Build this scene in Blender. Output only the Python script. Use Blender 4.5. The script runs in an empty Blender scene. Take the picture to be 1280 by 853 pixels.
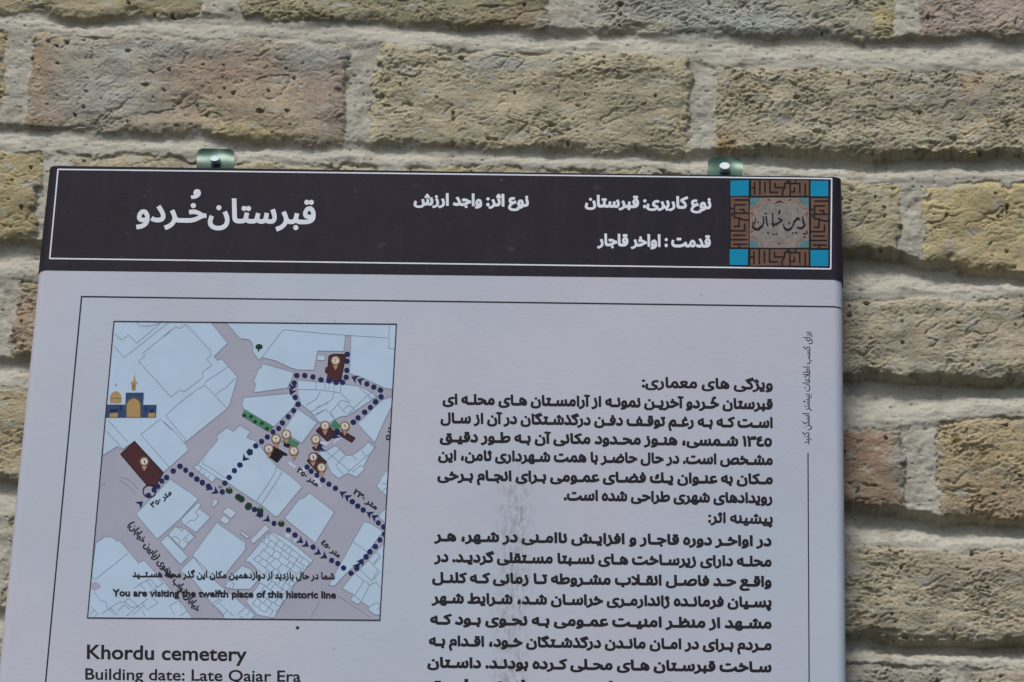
import bpy, math, random
import numpy as np
from mathutils import Matrix, Vector
from mathutils.geometry import delaunay_2d_cdt

sc = bpy.context.scene
COL = sc.collection
random.seed(7)

# ------------------------------------------------------------------ camera
W, H, F = 1280.0, 853.0, 3100.0            # photo size and focal length in photo pixels
YAW, PITCH, ROLL = math.radians(3.729), math.radians(18.989), math.radians(1.963)
DIST = 1.6
base = Matrix(((1, 0, 0), (0, 0, -1), (0, 1, 0)))
ROT = Matrix.Rotation(YAW, 3, 'Z') @ base @ Matrix.Rotation(PITCH, 3, 'X') @ Matrix.Rotation(ROLL, 3, 'Z')
CAMPOS = -DIST * (ROT @ Vector((0, 0, -1)))
cam = bpy.data.cameras.new('camera')
cam.sensor_width = 36.0
cam.lens = 36.0 * F / W
cam.clip_start, cam.clip_end = 0.05, 100
cam_o = bpy.data.objects.new('camera', cam)
cam_o.matrix_world = Matrix.Translation(CAMPOS) @ ROT.to_4x4()
COL.objects.link(cam_o)
sc.camera = cam_o

# ------------------------------------------------------------------ daylight (overcast)
SUN_ELEV, SUN_AZ = math.radians(57), math.radians(-22)   # azimuth measured from straight in front of the wall, minus = from the left
world = bpy.data.worlds.new('World')
sc.world = world
world.use_nodes = True
wn = world.node_tree
sky = wn.nodes.new('ShaderNodeTexSky')
sky.sky_type = 'NISHITA'
sky.sun_disc = False
sky.sun_elevation = SUN_ELEV
sdir = Vector((math.sin(SUN_AZ) * math.cos(SUN_ELEV), -math.cos(SUN_AZ) * math.cos(SUN_ELEV), math.sin(SUN_ELEV)))
sky.sun_rotation = math.atan2(sdir.x, sdir.y)
sky.air_density = 1.0
sky.dust_density = 3.0
wn.links.new(sky.outputs[0], wn.nodes['Background'].inputs[0])
wn.nodes['Background'].inputs[1].default_value = 0.095
sun = bpy.data.lights.new('sun', 'SUN')
sun.energy = 1.35
sun.angle = math.radians(20)
sun.color = (1.0, 0.975, 0.94)
sun_o = bpy.data.objects.new('sun', sun)
sun_o.rotation_euler = sdir.to_track_quat('Z', 'Y').to_euler()
sun_o.location = sdir * 4
COL.objects.link(sun_o)
sc.view_settings.view_transform = 'Standard'
sc.view_settings.look = 'None'
sc.view_settings.exposure = 0.42
sc.view_settings.gamma = 1.0

# ------------------------------------------------------------------ helpers
RT = ROT.transposed()

def P(px, py, y=0.0):
    """point where the sight line of a photo pixel meets the plane y"""
    d = ROT @ Vector((px - W / 2, -(py - H / 2), -F))
    t = (y - CAMPOS.y) / d.y
    return CAMPOS + d * t

def to_px(x, y, z):
    """photo pixel of world points (numpy)"""
    R = np.array(RT)
    X, Y, Z = x - CAMPOS.x, y - CAMPOS.y, z - CAMPOS.z
    cx = R[0, 0] * X + R[0, 1] * Y + R[0, 2] * Z
    cy = R[1, 0] * X + R[1, 1] * Y + R[1, 2] * Z
    cz = R[2, 0] * X + R[2, 1] * Y + R[2, 2] * Z
    return W / 2 + F * cx / -cz, H / 2 - F * cy / -cz

def mat(name, col, rough=0.6, spec=0.4, noise=0.06, scale=60.0, metal=0.0, bump=0.0, bscale=300.0):
    m = bpy.data.materials.new(name)
    m.use_nodes = True
    nt = m.node_tree
    b = nt.nodes['Principled BSDF']
    b.inputs['Roughness'].default_value = rough
    b.inputs['Metallic'].default_value = metal
    b.inputs['Specular IOR Level'].default_value = spec
    tc = nt.nodes.new('ShaderNodeTexCoord')
    n = nt.nodes.new('ShaderNodeTexNoise')
    n.inputs['Scale'].default_value = scale
    n.inputs['Detail'].default_value = 6
    nt.links.new(tc.outputs['Object'], n.inputs['Vector'])
    mr = nt.nodes.new('ShaderNodeMapRange')
    mr.inputs['From Min'].default_value = 0.3
    mr.inputs['From Max'].default_value = 0.7
    mr.inputs['To Min'].default_value = 1 - noise
    mr.inputs['To Max'].default_value = 1 + noise
    nt.links.new(n.outputs['Fac'], mr.inputs['Value'])
    mx = nt.nodes.new('ShaderNodeVectorMath')
    mx.operation = 'SCALE'
    mx.inputs[0].default_value = col
    nt.links.new(mr.outputs[0], mx.inputs['Scale'])
    nt.links.new(mx.outputs[0], b.inputs['Base Color'])
    if bump:
        n2 = nt.nodes.new('ShaderNodeTexNoise')
        n2.inputs['Scale'].default_value = bscale
        n2.inputs['Detail'].default_value = 3
        nt.links.new(tc.outputs['Object'], n2.inputs['Vector'])
        bp = nt.nodes.new('ShaderNodeBump')
        bp.inputs['Strength'].default_value = bump
        bp.inputs['Distance'].default_value = 0.001
        nt.links.new(n2.outputs['Fac'], bp.inputs['Height'])
        nt.links.new(bp.outputs[0], b.inputs['Normal'])
    return m

def new_obj(name, verts, faces, mats, parent=None, midx=None, smooth=False):
    me = bpy.data.meshes.new(name)
    me.from_pydata([tuple(v) for v in verts], [], faces)
    for m in mats:
        me.materials.append(m)
    if midx is not None:
        me.polygons.foreach_set('material_index', midx)
    if smooth:
        me.polygons.foreach_set('use_smooth', [True] * len(me.polygons))
    me.update()
    o = bpy.data.objects.new(name, me)
    COL.objects.link(o)
    if parent:
        o.parent = parent
    return o

# ------------------------------------------------------------------ brick wall
def hash2(ix, iy, seed):
    h = (ix.astype(np.int64) * 374761393 + iy.astype(np.int64) * 668265263 + seed * 974711) & 0x7fffffff
    h = ((h ^ (h >> 13)) * 1274126177) & 0x7fffffff
    return (h ^ (h >> 16)) & 0xffff

def pn(x, y, seed=0):
    """gradient noise, about -1..1"""
    ix, iy = np.floor(x), np.floor(y)
    fx, fy = x - ix, y - iy
    ux, uy = fx * fx * fx * (fx * (fx * 6 - 15) + 10), fy * fy * fy * (fy * (fy * 6 - 15) + 10)
    def g(dx, dy):
        a = hash2(ix + dx, iy + dy, seed) * (2 * math.pi / 65536)
        return np.cos(a) * (fx - dx) + np.sin(a) * (fy - dy)
    a = g(0, 0) + ux * (g(1, 0) - g(0, 0))
    b = g(0, 1) + ux * (g(1, 1) - g(0, 1))
    return (a + uy * (b - a)) * 1.5

def fbm(x, y, seed, oc=4, gain=0.5):
    s, a = 0, 1
    for i in range(oc):
        s = s + a * pn(x, y, seed + i * 17)
        x, y, a = x * 2.03, y * 2.03, a * gain
    return s

# every course: top line, bottom line, bricks (photo pixels on the wall's face)
ROWS = [
    ([(-400, -258), (1700, -222)], [(-400, -135), (1700, -98)], [(-560, -180), (-140, 60), (100, 470), (510, 900), (940, 1320), (1360, 1740)]),
    ([(-400, -100), (1700, -60)], [(-300, 14), (0, 17), (255, 21), (300, 24), (500, 26), (686, 37), (742, 38), (1117, 47), (1150, 44), (1300, 48), (1700, 55)],
     [(-560, -205), (-160, 255), (300, 686), (744, 1117), (1149, 1560), (1600, 1990)]),
    ([(-300, 32), (36, 38), (431, 54), (467, 55), (862, 70), (894, 82), (1300, 88), (1700, 94)], [(-300, 148), (0, 158), (36, 160), (431, 179), (467, 180), (862, 193), (894, 188), (1300, 194), (1700, 200)],
     [(-400, 4), (36, 433), (466, 862), (894, 1302), (1336, 1730)]),
    ([(-300, 180), (0, 187), (60, 190), (250, 195), (300, 201), (800, 211), (1000, 224), (1126, 231), (1155, 234), (1290, 222), (1700, 230)], [(-300, 296), (0, 303), (400, 308), (1000, 316), (1126, 318), (1155, 330), (1290, 339), (1700, 346)],
     [(-350, 50), (84, 470), (505, 880), (915, 1126), (1154, 1560), (1595, 2000)]),
    ([(-300, 340), (0, 350), (1060, 374), (1290, 371), (1700, 378)], [(-300, 440), (0, 447), (1060, 464), (1150, 474), (1290, 470), (1700, 478)],
     [(-430, -20), (15, 420), (455, 850), (885, 1330), (1370, 1780)]),
    ([(-300, 478), (0, 487), (1060, 537), (1132, 535), (1172, 525), (1300, 521), (1700, 527)], [(-300, 588), (0, 597), (1060, 630), (1132, 640), (1172, 647), (1300, 652), (1700, 658)],
     [(-345, 62), (96, 480), (515, 900), (935, 1132), (1172, 1590), (1625, 2040)]),
    ([(-300, 638), (0, 646), (1060, 677), (1200, 690), (1300, 686), (1700, 692)], [(-300, 752), (0, 762), (1060, 797), (1300, 803), (1700, 812)],
     [(-430, -26), (8, 410), (445, 840), (876, 1352), (1390, 1800)]),
    ([(-300, 796), (0, 806), (1060, 830), (1300, 836), (1700, 843)], [(-300, 912), (0, 922), (1060, 952), (1700, 968)],
     [(-350, 66), (100, 486), (520, 905), (938, 1180), (1216, 1640)]),
    ([(-300, 955), (0, 962), (1060, 990), (1700, 1006)], [(-300, 1070), (0, 1078), (1060, 1112), (1700, 1128)],
     [(-450, -30), (5, 405), (440, 836), (870, 1300), (1340, 1790)]),
    ([(-300, 1112), (1700, 1166)], [(-300, 1230), (1700, 1290)], [(-350, 66), (100, 486), (520, 905), (938, 1350), (1390, 1840)]),
]
# base tint of bricks, by (course, brick)
OLIVE, BEIGE, TAN, GREY, PINK = (.40, .355, .225), (.435, .385, .275), (.41, .33, .205), (.37, .36, .315), (.41, .335, .27)
TINT = {(1, 1): OLIVE, (1, 2): (.35, .315, .205), (1, 3): (.40, .385, .30), (1, 4): (.40, .335, .275), (2, 0): TAN, (2, 1): (.40, .345, .26), (2, 2): (.44, .395, .275),
        (2, 3): (.42, .375, .27), (3, 0): (.405, .345, .20), (3, 1): BEIGE, (3, 2): OLIVE, (3, 3): (.42, .375, .25), (3, 4): (.465, .40, .24), (4, 1): (.39, .33, .235),
        (4, 3): (.43, .39, .29), (5, 0): (.41, .36, .235), (5, 3): (.39, .31, .225), (5, 4): (.42, .35, .235), (6, 1): BEIGE, (6, 3): (.43, .38, .28), (7, 3): (.36, .34, .29), (7, 4): (.40, .35, .28)}
# colour patches burnt into single bricks: centre, radii, colour, strength
PATCH = [(48, 90, 22, 50, (.36, .23, .13), .75), (60, 150, 40, 14, (.30, .20, .15), .6), (130, 115, 85, 50, (.40, .39, .345), .9), (200, 62, 120, 18, (.37, .38, .36), .8), (275, 92, 75, 36, (.335, .245, .19), .75),
         (395, 70, 45, 20, (.37, .38, .36), .9), (415, 120, 35, 45, (.32, .25, .22), .8), (300, 140, 90, 28, (.44, .36, .25), .8), (310, 168, 45, 10, (.48, .42, .20), .7),
         (630, 78, 60, 14, (.40, .42, .40), .8), (540, 80, 30, 14, (.36, .31, .22), .6), (730, 110, 130, 30, (.40, .35, .25), .5), (800, 115, 40, 30, (.33, .30, .22), .5),
         (1190, 110, 110, 35, (.34, .31, .25), .8), (1210, 105, 20, 12, (.42, .27, .18), .6), (905, 180, 22, 14, (.34, .24, .13), .9), (1020, 150, 70, 26, (.45, .41, .32), .5),
         (850, 20, 120, 40, (.36, .375, .35), .8), (960, 30, 60, 25, (.37, .385, .36), .8), (1108, 20, 20, 26, (.47, .39, .19), .9), (800, 35, 40, 12, (.44, .39, .26), .6),
         (1220, 15, 60, 40, (.42, .35, .31), .8), (640, 25, 60, 25, (.31, .25, .17), .7), (60, 10, 90, 25, (.44, .40, .26), .6),
         (1220, 250, 70, 60, (.48, .40, .22), .8), (1260, 320, 40, 14, (.38, .29, .17), .5), (1080, 560, 45, 40, (.33, .225, .165), .9), (1128, 570, 14, 34, (.34, .35, .33), .9), (1100, 620, 40, 14, (.33, .23, .15), .7),
         (1230, 560, 60, 36, (.44, .355, .20), .7), (1240, 625, 70, 25, (.36, .27, .175), .7), (1150, 420, 80, 20, (.38, .325, .24), .6), (1260, 430, 30, 30, (.43, .36, .26), .5),
         (1100, 770, 60, 30, (.40, .355, .26), .6), (1230, 720, 70, 22, (.33, .28, .215), .7), (1100, 845, 60, 25, (.31, .295, .26), .7), (30, 405, 18, 36, (.37, .275, .20), .8), (20, 560, 20, 20, (.44, .38, .24), .5)]

def build_wall():
    YF = 0.03                                            # plane of the brick faces
    a, b = P(-255, -215, YF), P(1530, -215, YF)
    c, d = P(-300, 1080, YF), P(1560, 1080, YF)
    x0, x1 = min(a.x, c.x), max(b.x, d.x)
    z0, z1 = min(c.z, d.z), max(a.z, b.z)
    st = 0.00066
    nx, nz = int((x1 - x0) / st), int((z1 - z0) / st)
    gx, gz = np.meshgrid(np.linspace(x0, x1, nx), np.linspace(z1, z0, nz))
    px, py = to_px(gx, np.full_like(gx, YF), gz)
    # hand-made, uneven brick edges
    ex = px + 5.5 * fbm(px / 60, py / 45, 1, 3) + 2.0 * pn(px / 7, py / 6, 5)
    ey = py + 5.2 * fbm(px / 70, py / 50, 9, 3) + 2.2 * pn(px / 9, py / 6, 13)
    sd = np.full(px.shape, 1e3)
    idx = np.zeros(px.shape, int)
    up_d = np.full(px.shape, 1e3)                         # distance below the course above
    dn_d = np.full(px.shape, 1e3)                         # distance above the course below
    tint = []
    rng = np.random.RandomState(3)
    rowd = np.full(px.shape, -1e3)                        # how far inside a course
    for r, (top, bot, bricks) in enumerate(ROWS):
        ty = np.interp(ex, [p[0] for p in top], [p[1] for p in top])
        by = np.interp(ex, [p[0] for p in bot], [p[1] for p in bot])
        e = ey - by
        up_d = np.where((e > -14) & (e < up_d), np.maximum(e, 0), up_d)
        rowd = np.maximum(rowd, np.minimum(ey - ty, by - ey))
        e = ty - ey
        dn_d = np.where((e > -14) & (e < dn_d), np.maximum(e, 0), dn_d)
        lean = (ex - 967) / 9000.0 * (py - (ty + by) / 2)
        for k, (xa, xb) in enumerate(bricks):
            qx = np.abs(ex + lean * 0 - (xa + xb) / 2 - lean) - (xb - xa) / 2
            qy = np.abs(ey - (ty + by) / 2) - (by - ty) / 2
            rr = 7.0
            q = np.minimum(np.maximum(qx + rr, qy + rr), 0) + np.hypot(np.maximum(qx + rr, 0), np.maximum(qy + rr, 0)) - rr
            m = q < sd
            sd = np.where(m, q, sd)
            idx = np.where(m, len(tint), idx)
            t = TINT.get((r, k))
            if t is None:
                t = [OLIVE, BEIGE, TAN, GREY, PINK][rng.randint(5)]
            tint.append((t, rng.uniform(-1, 1), rng.uniform(-1, 1), rng.uniform(-.0015, .0015), rng.randint(1000)))
    sd = sd + 22 * np.clip(pn(px / 24, py / 19, 110) - .40, 0, 1) + 9 * np.clip(pn(px / 10, py / 8, 111) - .35, 0, 1)     # chipped corners and edges
    tc = np.array([t[0] for t in tint])
    lift = np.array([t[3] for t in tint])[idx]
    off = np.array([t[4] for t in tint])[idx] * 3.7
    ang = 0.25 + 0.25 * np.array([t[1] for t in tint])[idx]
    # --- brick relief
    u = (px * np.cos(ang) + py * np.sin(ang)) + off
    v = (-px * np.sin(ang) + py * np.cos(ang)) + off
    wu = u + 13 * pn(px / 30, py / 22, 40) + 4.5 * pn(px / 9, py / 7, 42)
    wv = v + 9 * pn(px / 26, py / 18, 41) + 3.5 * pn(px / 8, py / 6, 43)
    ridge = 1 - np.abs(pn(wu / 26, wv / 12, 21)) * 2.2
    flake = np.tanh(5 * pn(wu / 22, wv / 10, 29)) + .6 * np.tanh(5 * pn(wu / 10, wv / 6, 30))
    low = fbm(px / 90 + off, py / 55, 23, 3)
    fine = fbm(px / 3.6, py / 3.0, 24, 2)
    rough = np.clip(0.70 + 0.9 * pn(px / 64 + off, py / 36, 25), .48, 1.4)   # smoother and rougher areas
    rough = rough * (.55 + .5 * (1 + np.array([t[1] for t in tint])[idx]) * .9)
    da = -.38 + .22 * np.array([t[2] for t in tint])[idx] + .5 * pn(px / 45, py / 30, 36)
    du = px * np.cos(-.3) + py * np.sin(-.3) + off + 5 * pn(px / 14, py / 10, 37)
    dv = px * np.sin(.3) + py * np.cos(.3) + off + 4 * pn(px / 16, py / 12, 38)
    big = np.clip(.5 + .9 * pn(px / 48 + off, py / 36, 28), 0, 1)
    # torn clay: short rising gashes with a raised lip under each
    d1, d2 = pn(du / 11, dv / 4.6, 26), pn(du / 6.5, dv / 3.3, 34)
    gash = np.clip((d1 + .25 * big - .48) * 3.2, 0, 1) + .7 * np.clip((d2 + .2 * big - .46) * 3, 0, 1)
    lip = np.clip(pn(du / 11, (dv - 3.0) / 4.6, 26) - .30, 0, 1) + .6 * np.clip(pn(du / 6.5, (dv - 2.2) / 3.3, 34) - .30, 0, 1)
    pit = np.clip((pn(px / 11, py / 8.5, 39) + .25 * big - .80) * 5, 0, 1)
    crack = np.clip(1 - np.abs(pn(du / 52, dv / 20, 31)) * 13, 0, 1) * np.clip(pn(u / 55, v / 40, 32) * 4 - .6, 0, 1)
    hb = .0021 * low + rough * (.00030 * ridge + .00022 * flake + .00052 * fine - .0013 * gash + .0011 * lip) - .0042 * pit - .0015 * crack + lift
    # --- mortar relief: struck joint, deepest right under each brick, nearly flush above the next one
    tt = up_d / np.maximum(up_d + dn_d, 1)
    dd = np.clip((tt - .18) / .62, 0, 1)
    deep = np.where(up_d < 400, 1 - dd * dd * (3 - 2 * dd), .4)
    deep = deep * np.clip(.52 + .85 * np.clip((px - 860) / 240, 0, 1) * np.clip((py - 60) / 140, .25, 1) + .45 * np.clip((py - 200) / 160, 0, 1) + .5 * pn(px / 130, py / 60, 57), .22, 2.1)
    hm = -.0016 - .0070 * deep + .0011 * fbm(px / 70, py / 22, 50, 3) + .00022 * fbm(px / 16, py / 7, 52, 3) + .00010 * fine
    vj = np.clip((rowd + 3) / 9, 0, 1)
    vj = vj * vj * (3 - 2 * vj)
    hm = hm * (1 - vj) + vj * (-.0022 + .0012 * fbm(px / 30, py / 34, 50, 3) + .0004 * fbm(px / 12, py / 9, 52, 3) + .00016 * fine)
    grit = np.clip((pn(px / 5.5, py / 4.8, 55) - .55) * 5, 0, 1)
    hm = hm - .0011 * grit
    # worn brick edges
    edge = np.clip(1 + sd / 13.0, 0, 1)
    hb = hb - .0026 * edge ** 2 * (.6 + .8 * big)
    # mortar smears over the brick tops
    smear = np.clip((fbm(px / 38, py / 16, 60, 4) - .30) * 3, 0, 1) * np.clip(1 + sd / 34.0, 0, 1)
    isb = np.clip(.5 - (sd + 6 * smear) / 3.2, 0, 1)
    isb = isb * isb * (3 - 2 * isb)
    h = hm * (1 - isb) + hb * isb
    gy = YF - h
    # --- colour of the clay and of the lime
    n1 = fbm(px / 55 + off, py / 30, 70, 4)
    n2 = fbm(px / 26, py / 15 + off, 74, 4)
    n3 = fbm(px / 6, py / 4.5, 78, 3)
    col = tc[idx].copy()
    sdm = sd < 6
    for cx, cy, rx, ry, cc, s in PATCH:
        g = np.exp(-(((px + 12 * n2 - cx) / rx) ** 2 + ((py + 8 * n1 - cy) / ry) ** 2) ** 1.4) * s * sdm
        col = col * (1 - g[..., None]) + np.array(cc) * g[..., None]
    val = 1.03 + .17 * n1 + .11 * n2 + .10 * n3
    col = col * val[..., None]
    grain = np.clip((pn(px / 3.6, py / 2.9, 101) + .25 * n1 - .62) * 3, 0, .55)
    col = col * (1 - grain[..., None]) + np.array((.10, .085, .065)) * grain[..., None]
    hue = .035 * n2
    col[..., 0] *= 1 + hue
    col[..., 2] *= 1 - hue * 1.4
    lime = np.clip((fbm(px / 30, py / 16, 82, 4) - .45) * 2.2, 0, .75)           # lime bloom on the faces
    col = col * (1 - lime[..., None]) + np.array((.44, .43, .385)) * lime[..., None]
    col = col * .94 + .06 * col.mean(-1, keepdims=True) * np.array((1.03, 1.0, .90))
    col = col * np.array((1.0, 1.0, .955))
    ml = np.array((.455, .437, .362)) * (1 + .07 * fbm(px / 60, py / 30, 90, 4) + .05 * n3)[..., None]
    stain = np.clip((fbm(px / 34, py / 22, 94, 4) - .30) * 1.6, 0, .6)
    ml = ml * (1 - stain[..., None]) + np.array((.31, .28, .215)) * stain[..., None]
    rgb = ml * (1 - isb[..., None]) + col * isb[..., None]
    # --- one relief, split into brickwork and mortar
    V = np.stack([gx, gy, gz], -1).reshape(-1, 3)
    RGB = np.concatenate([rgb.reshape(-1, 3), np.ones((len(V), 1))], 1)
    I = np.arange(nx * nz).reshape(nz, nx)
    quads = np.stack([I[:-1, :-1], I[1:, :-1], I[1:, 1:], I[:-1, 1:]], -1).reshape(-1, 4)
    fb = (isb[:-1, :-1] + isb[1:, 1:]).reshape(-1) > 1.0
    root = bpy.data.objects.new('brick_wall', None)
    COL.objects.link(root)
    org = Vector(((x0 + x1) / 2, YF, z0))
    root.location = org
    root['label'] = 'weathered yellowish brick wall with thick pale mortar joints behind the sign'
    root['category'] = 'brick wall'
    for name, sel, m in (('brickwork', fb, wall_material('clay', .0010, 1300, .9)), ('mortar', ~fb, wall_material('lime_mortar', .0003, 1300, .92))):
        q = quads[sel]
        used = np.zeros(len(V), bool)
        used[q.ravel()] = True
        remap = np.cumsum(used) - 1
        vv, q = V[used] - np.array(org), remap[q]
        me = bpy.data.meshes.new(name)
        me.vertices.add(len(vv))
        me.vertices.foreach_set('co', vv.astype(np.float32).ravel())
        me.loops.add(q.size)
        me.loops.foreach_set('vertex_index', q.astype(np.int32).ravel())
        me.polygons.add(len(q))
        me.polygons.foreach_set('loop_start', np.arange(0, q.size, 4, dtype=np.int32))
        me.polygons.foreach_set('use_smooth', np.ones(len(q), bool))
        at = me.color_attributes.new('tint', 'FLOAT_COLOR', 'POINT')
        at.data.foreach_set('color', RGB[used].astype(np.float32).ravel())
        me.materials.append(m)
        me.update(calc_edges=True)
        me.validate()
        o = bpy.data.objects.new(name, me)
        COL.objects.link(o)
        o.parent = root
    return root

def wall_material(name, dist, scale, rough):
    m = bpy.data.materials.new(name)
    m.use_nodes = True
    nt = m.node_tree
    b = nt.nodes['Principled BSDF']
    b.inputs['Roughness'].default_value = rough
    b.inputs['Specular IOR Level'].default_value = 0.2
    at = nt.nodes.new('ShaderNodeVertexColor')
    at.layer_name = 'tint'
    tc = nt.nodes.new('ShaderNodeTexCoord')
    n = nt.nodes.new('ShaderNodeTexNoise')
    n.inputs['Scale'].default_value = scale
    n.inputs['Detail'].default_value = 4
    nt.links.new(tc.outputs['Object'], n.inputs['Vector'])
    mr = nt.nodes.new('ShaderNodeMapRange')
    mr.inputs['From Min'].default_value = 0.3
    mr.inputs['From Max'].default_value = 0.7
    mr.inputs['To Min'].default_value = .86
    mr.inputs['To Max'].default_value = 1.14
    nt.links.new(n.outputs['Fac'], mr.inputs['Value'])
    mx = nt.nodes.new('ShaderNodeVectorMath')
    mx.operation = 'SCALE'
    nt.links.new(at.outputs['Color'], mx.inputs[0])
    nt.links.new(mr.outputs[0], mx.inputs['Scale'])
    nt.links.new(mx.outputs[0], b.inputs['Base Color'])
    bp = nt.nodes.new('ShaderNodeBump')
    bp.inputs['Strength'].default_value = .8
    bp.inputs['Distance'].default_value = dist
    nt.links.new(n.outputs['Fac'], bp.inputs['Height'])
    nt.links.new(bp.outputs[0], b.inputs['Normal'])
    return m

WALL = build_wall()

# ------------------------------------------------------------------ the sign: body
TL, TR = P(60, 208.5), P(1052, 222.5)
BL, BR = P(-44.5, 1240), P(1061.8, 1240)
HL, HR = P(45.6, 338.2), P(1055, 350.2)                    # seam between header band and white sheet
RAD, DEPTH = 0.0062, 0.0225
SIGN = bpy.data.objects.new('wall_sign', None)
COL.objects.link(SIGN)
ORG = Vector(((BL.x + BR.x) / 2, DEPTH, BL.z))
SIGN.location = ORG
SIGN['label'] = 'white information board with dark header, street map and Persian text on the wall'
SIGN['category'] = 'sign'

def edge_x(z):
    t = (TL.z - z) / (TL.z - BL.z)
    u = (TR.z - z) / (TR.z - BR.z)
    return TL.x + t * (BL.x - TL.x), TR.x + u * (BR.x - TR.x)

def S(px, py, layer=0):
    """point on the sign's skin (wraps round its folded edges), lifted by a film thickness per layer"""
    p = P(px, py)
    l, r = edge_x(p.z)
    d = min(p.x - l, r - p.x)
    y = 0.0
    if d < RAD:
        d = max(d, 0.0)
        y = RAD - math.sqrt(max(RAD * RAD - (RAD - d) ** 2, 0))
    return Vector((p.x, y - layer * 0.00003, p.z)) - ORG

def shell(name, L0, R0, L1, R1, grow, back, material, rows=2):
    """folded sheet: profile with rounded side bends between two end lines"""
    vs, fs = [], []
    prof = []
    n = 8
    for k in range(n + 1):
        a = math.pi / 2 * k / n
        prof.append((0, RAD - RAD * math.cos(a), RAD - RAD * math.sin(a)))
    for i in range(rows):
        t = i / (rows - 1)
        L, R = L0.lerp(L1, t), R0.lerp(R1, t)
        ring = [Vector((L.x - grow, back, L.z))]
        for _, dx, y in prof:
            ring.append(Vector((L.x + dx - grow * math.cos(math.asin(min(1, dx / RAD))), y - grow * (dx / RAD), L.z)))
        for _, dx, y in reversed(prof):
            ring.append(Vector((R.x - dx + grow * math.cos(math.asin(min(1, dx / RAD))), y - grow * (dx / RAD), R.z)))
        ring.append(Vector((R.x + grow, back, R.z)))
        vs += [v - ORG for v in ring]
    m = len(ring)
    for i in range(rows - 1):
        for k in range(m):
            k2 = (k + 1) % m
            fs.append((i * m + k, (i + 1) * m + k, (i + 1) * m + k2, i * m + k2))
    fs.append(tuple(range(m)))
    fs.append(tuple(reversed(range((rows - 1) * m, rows * m))))
    o = new_obj(name, vs, fs, [material], SIGN)
    for p in o.data.polygons:
        p.use_smooth = len(p.vertices) == 4
    o.data.set_sharp_from_angle(angle=math.radians(30))
    return o

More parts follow.
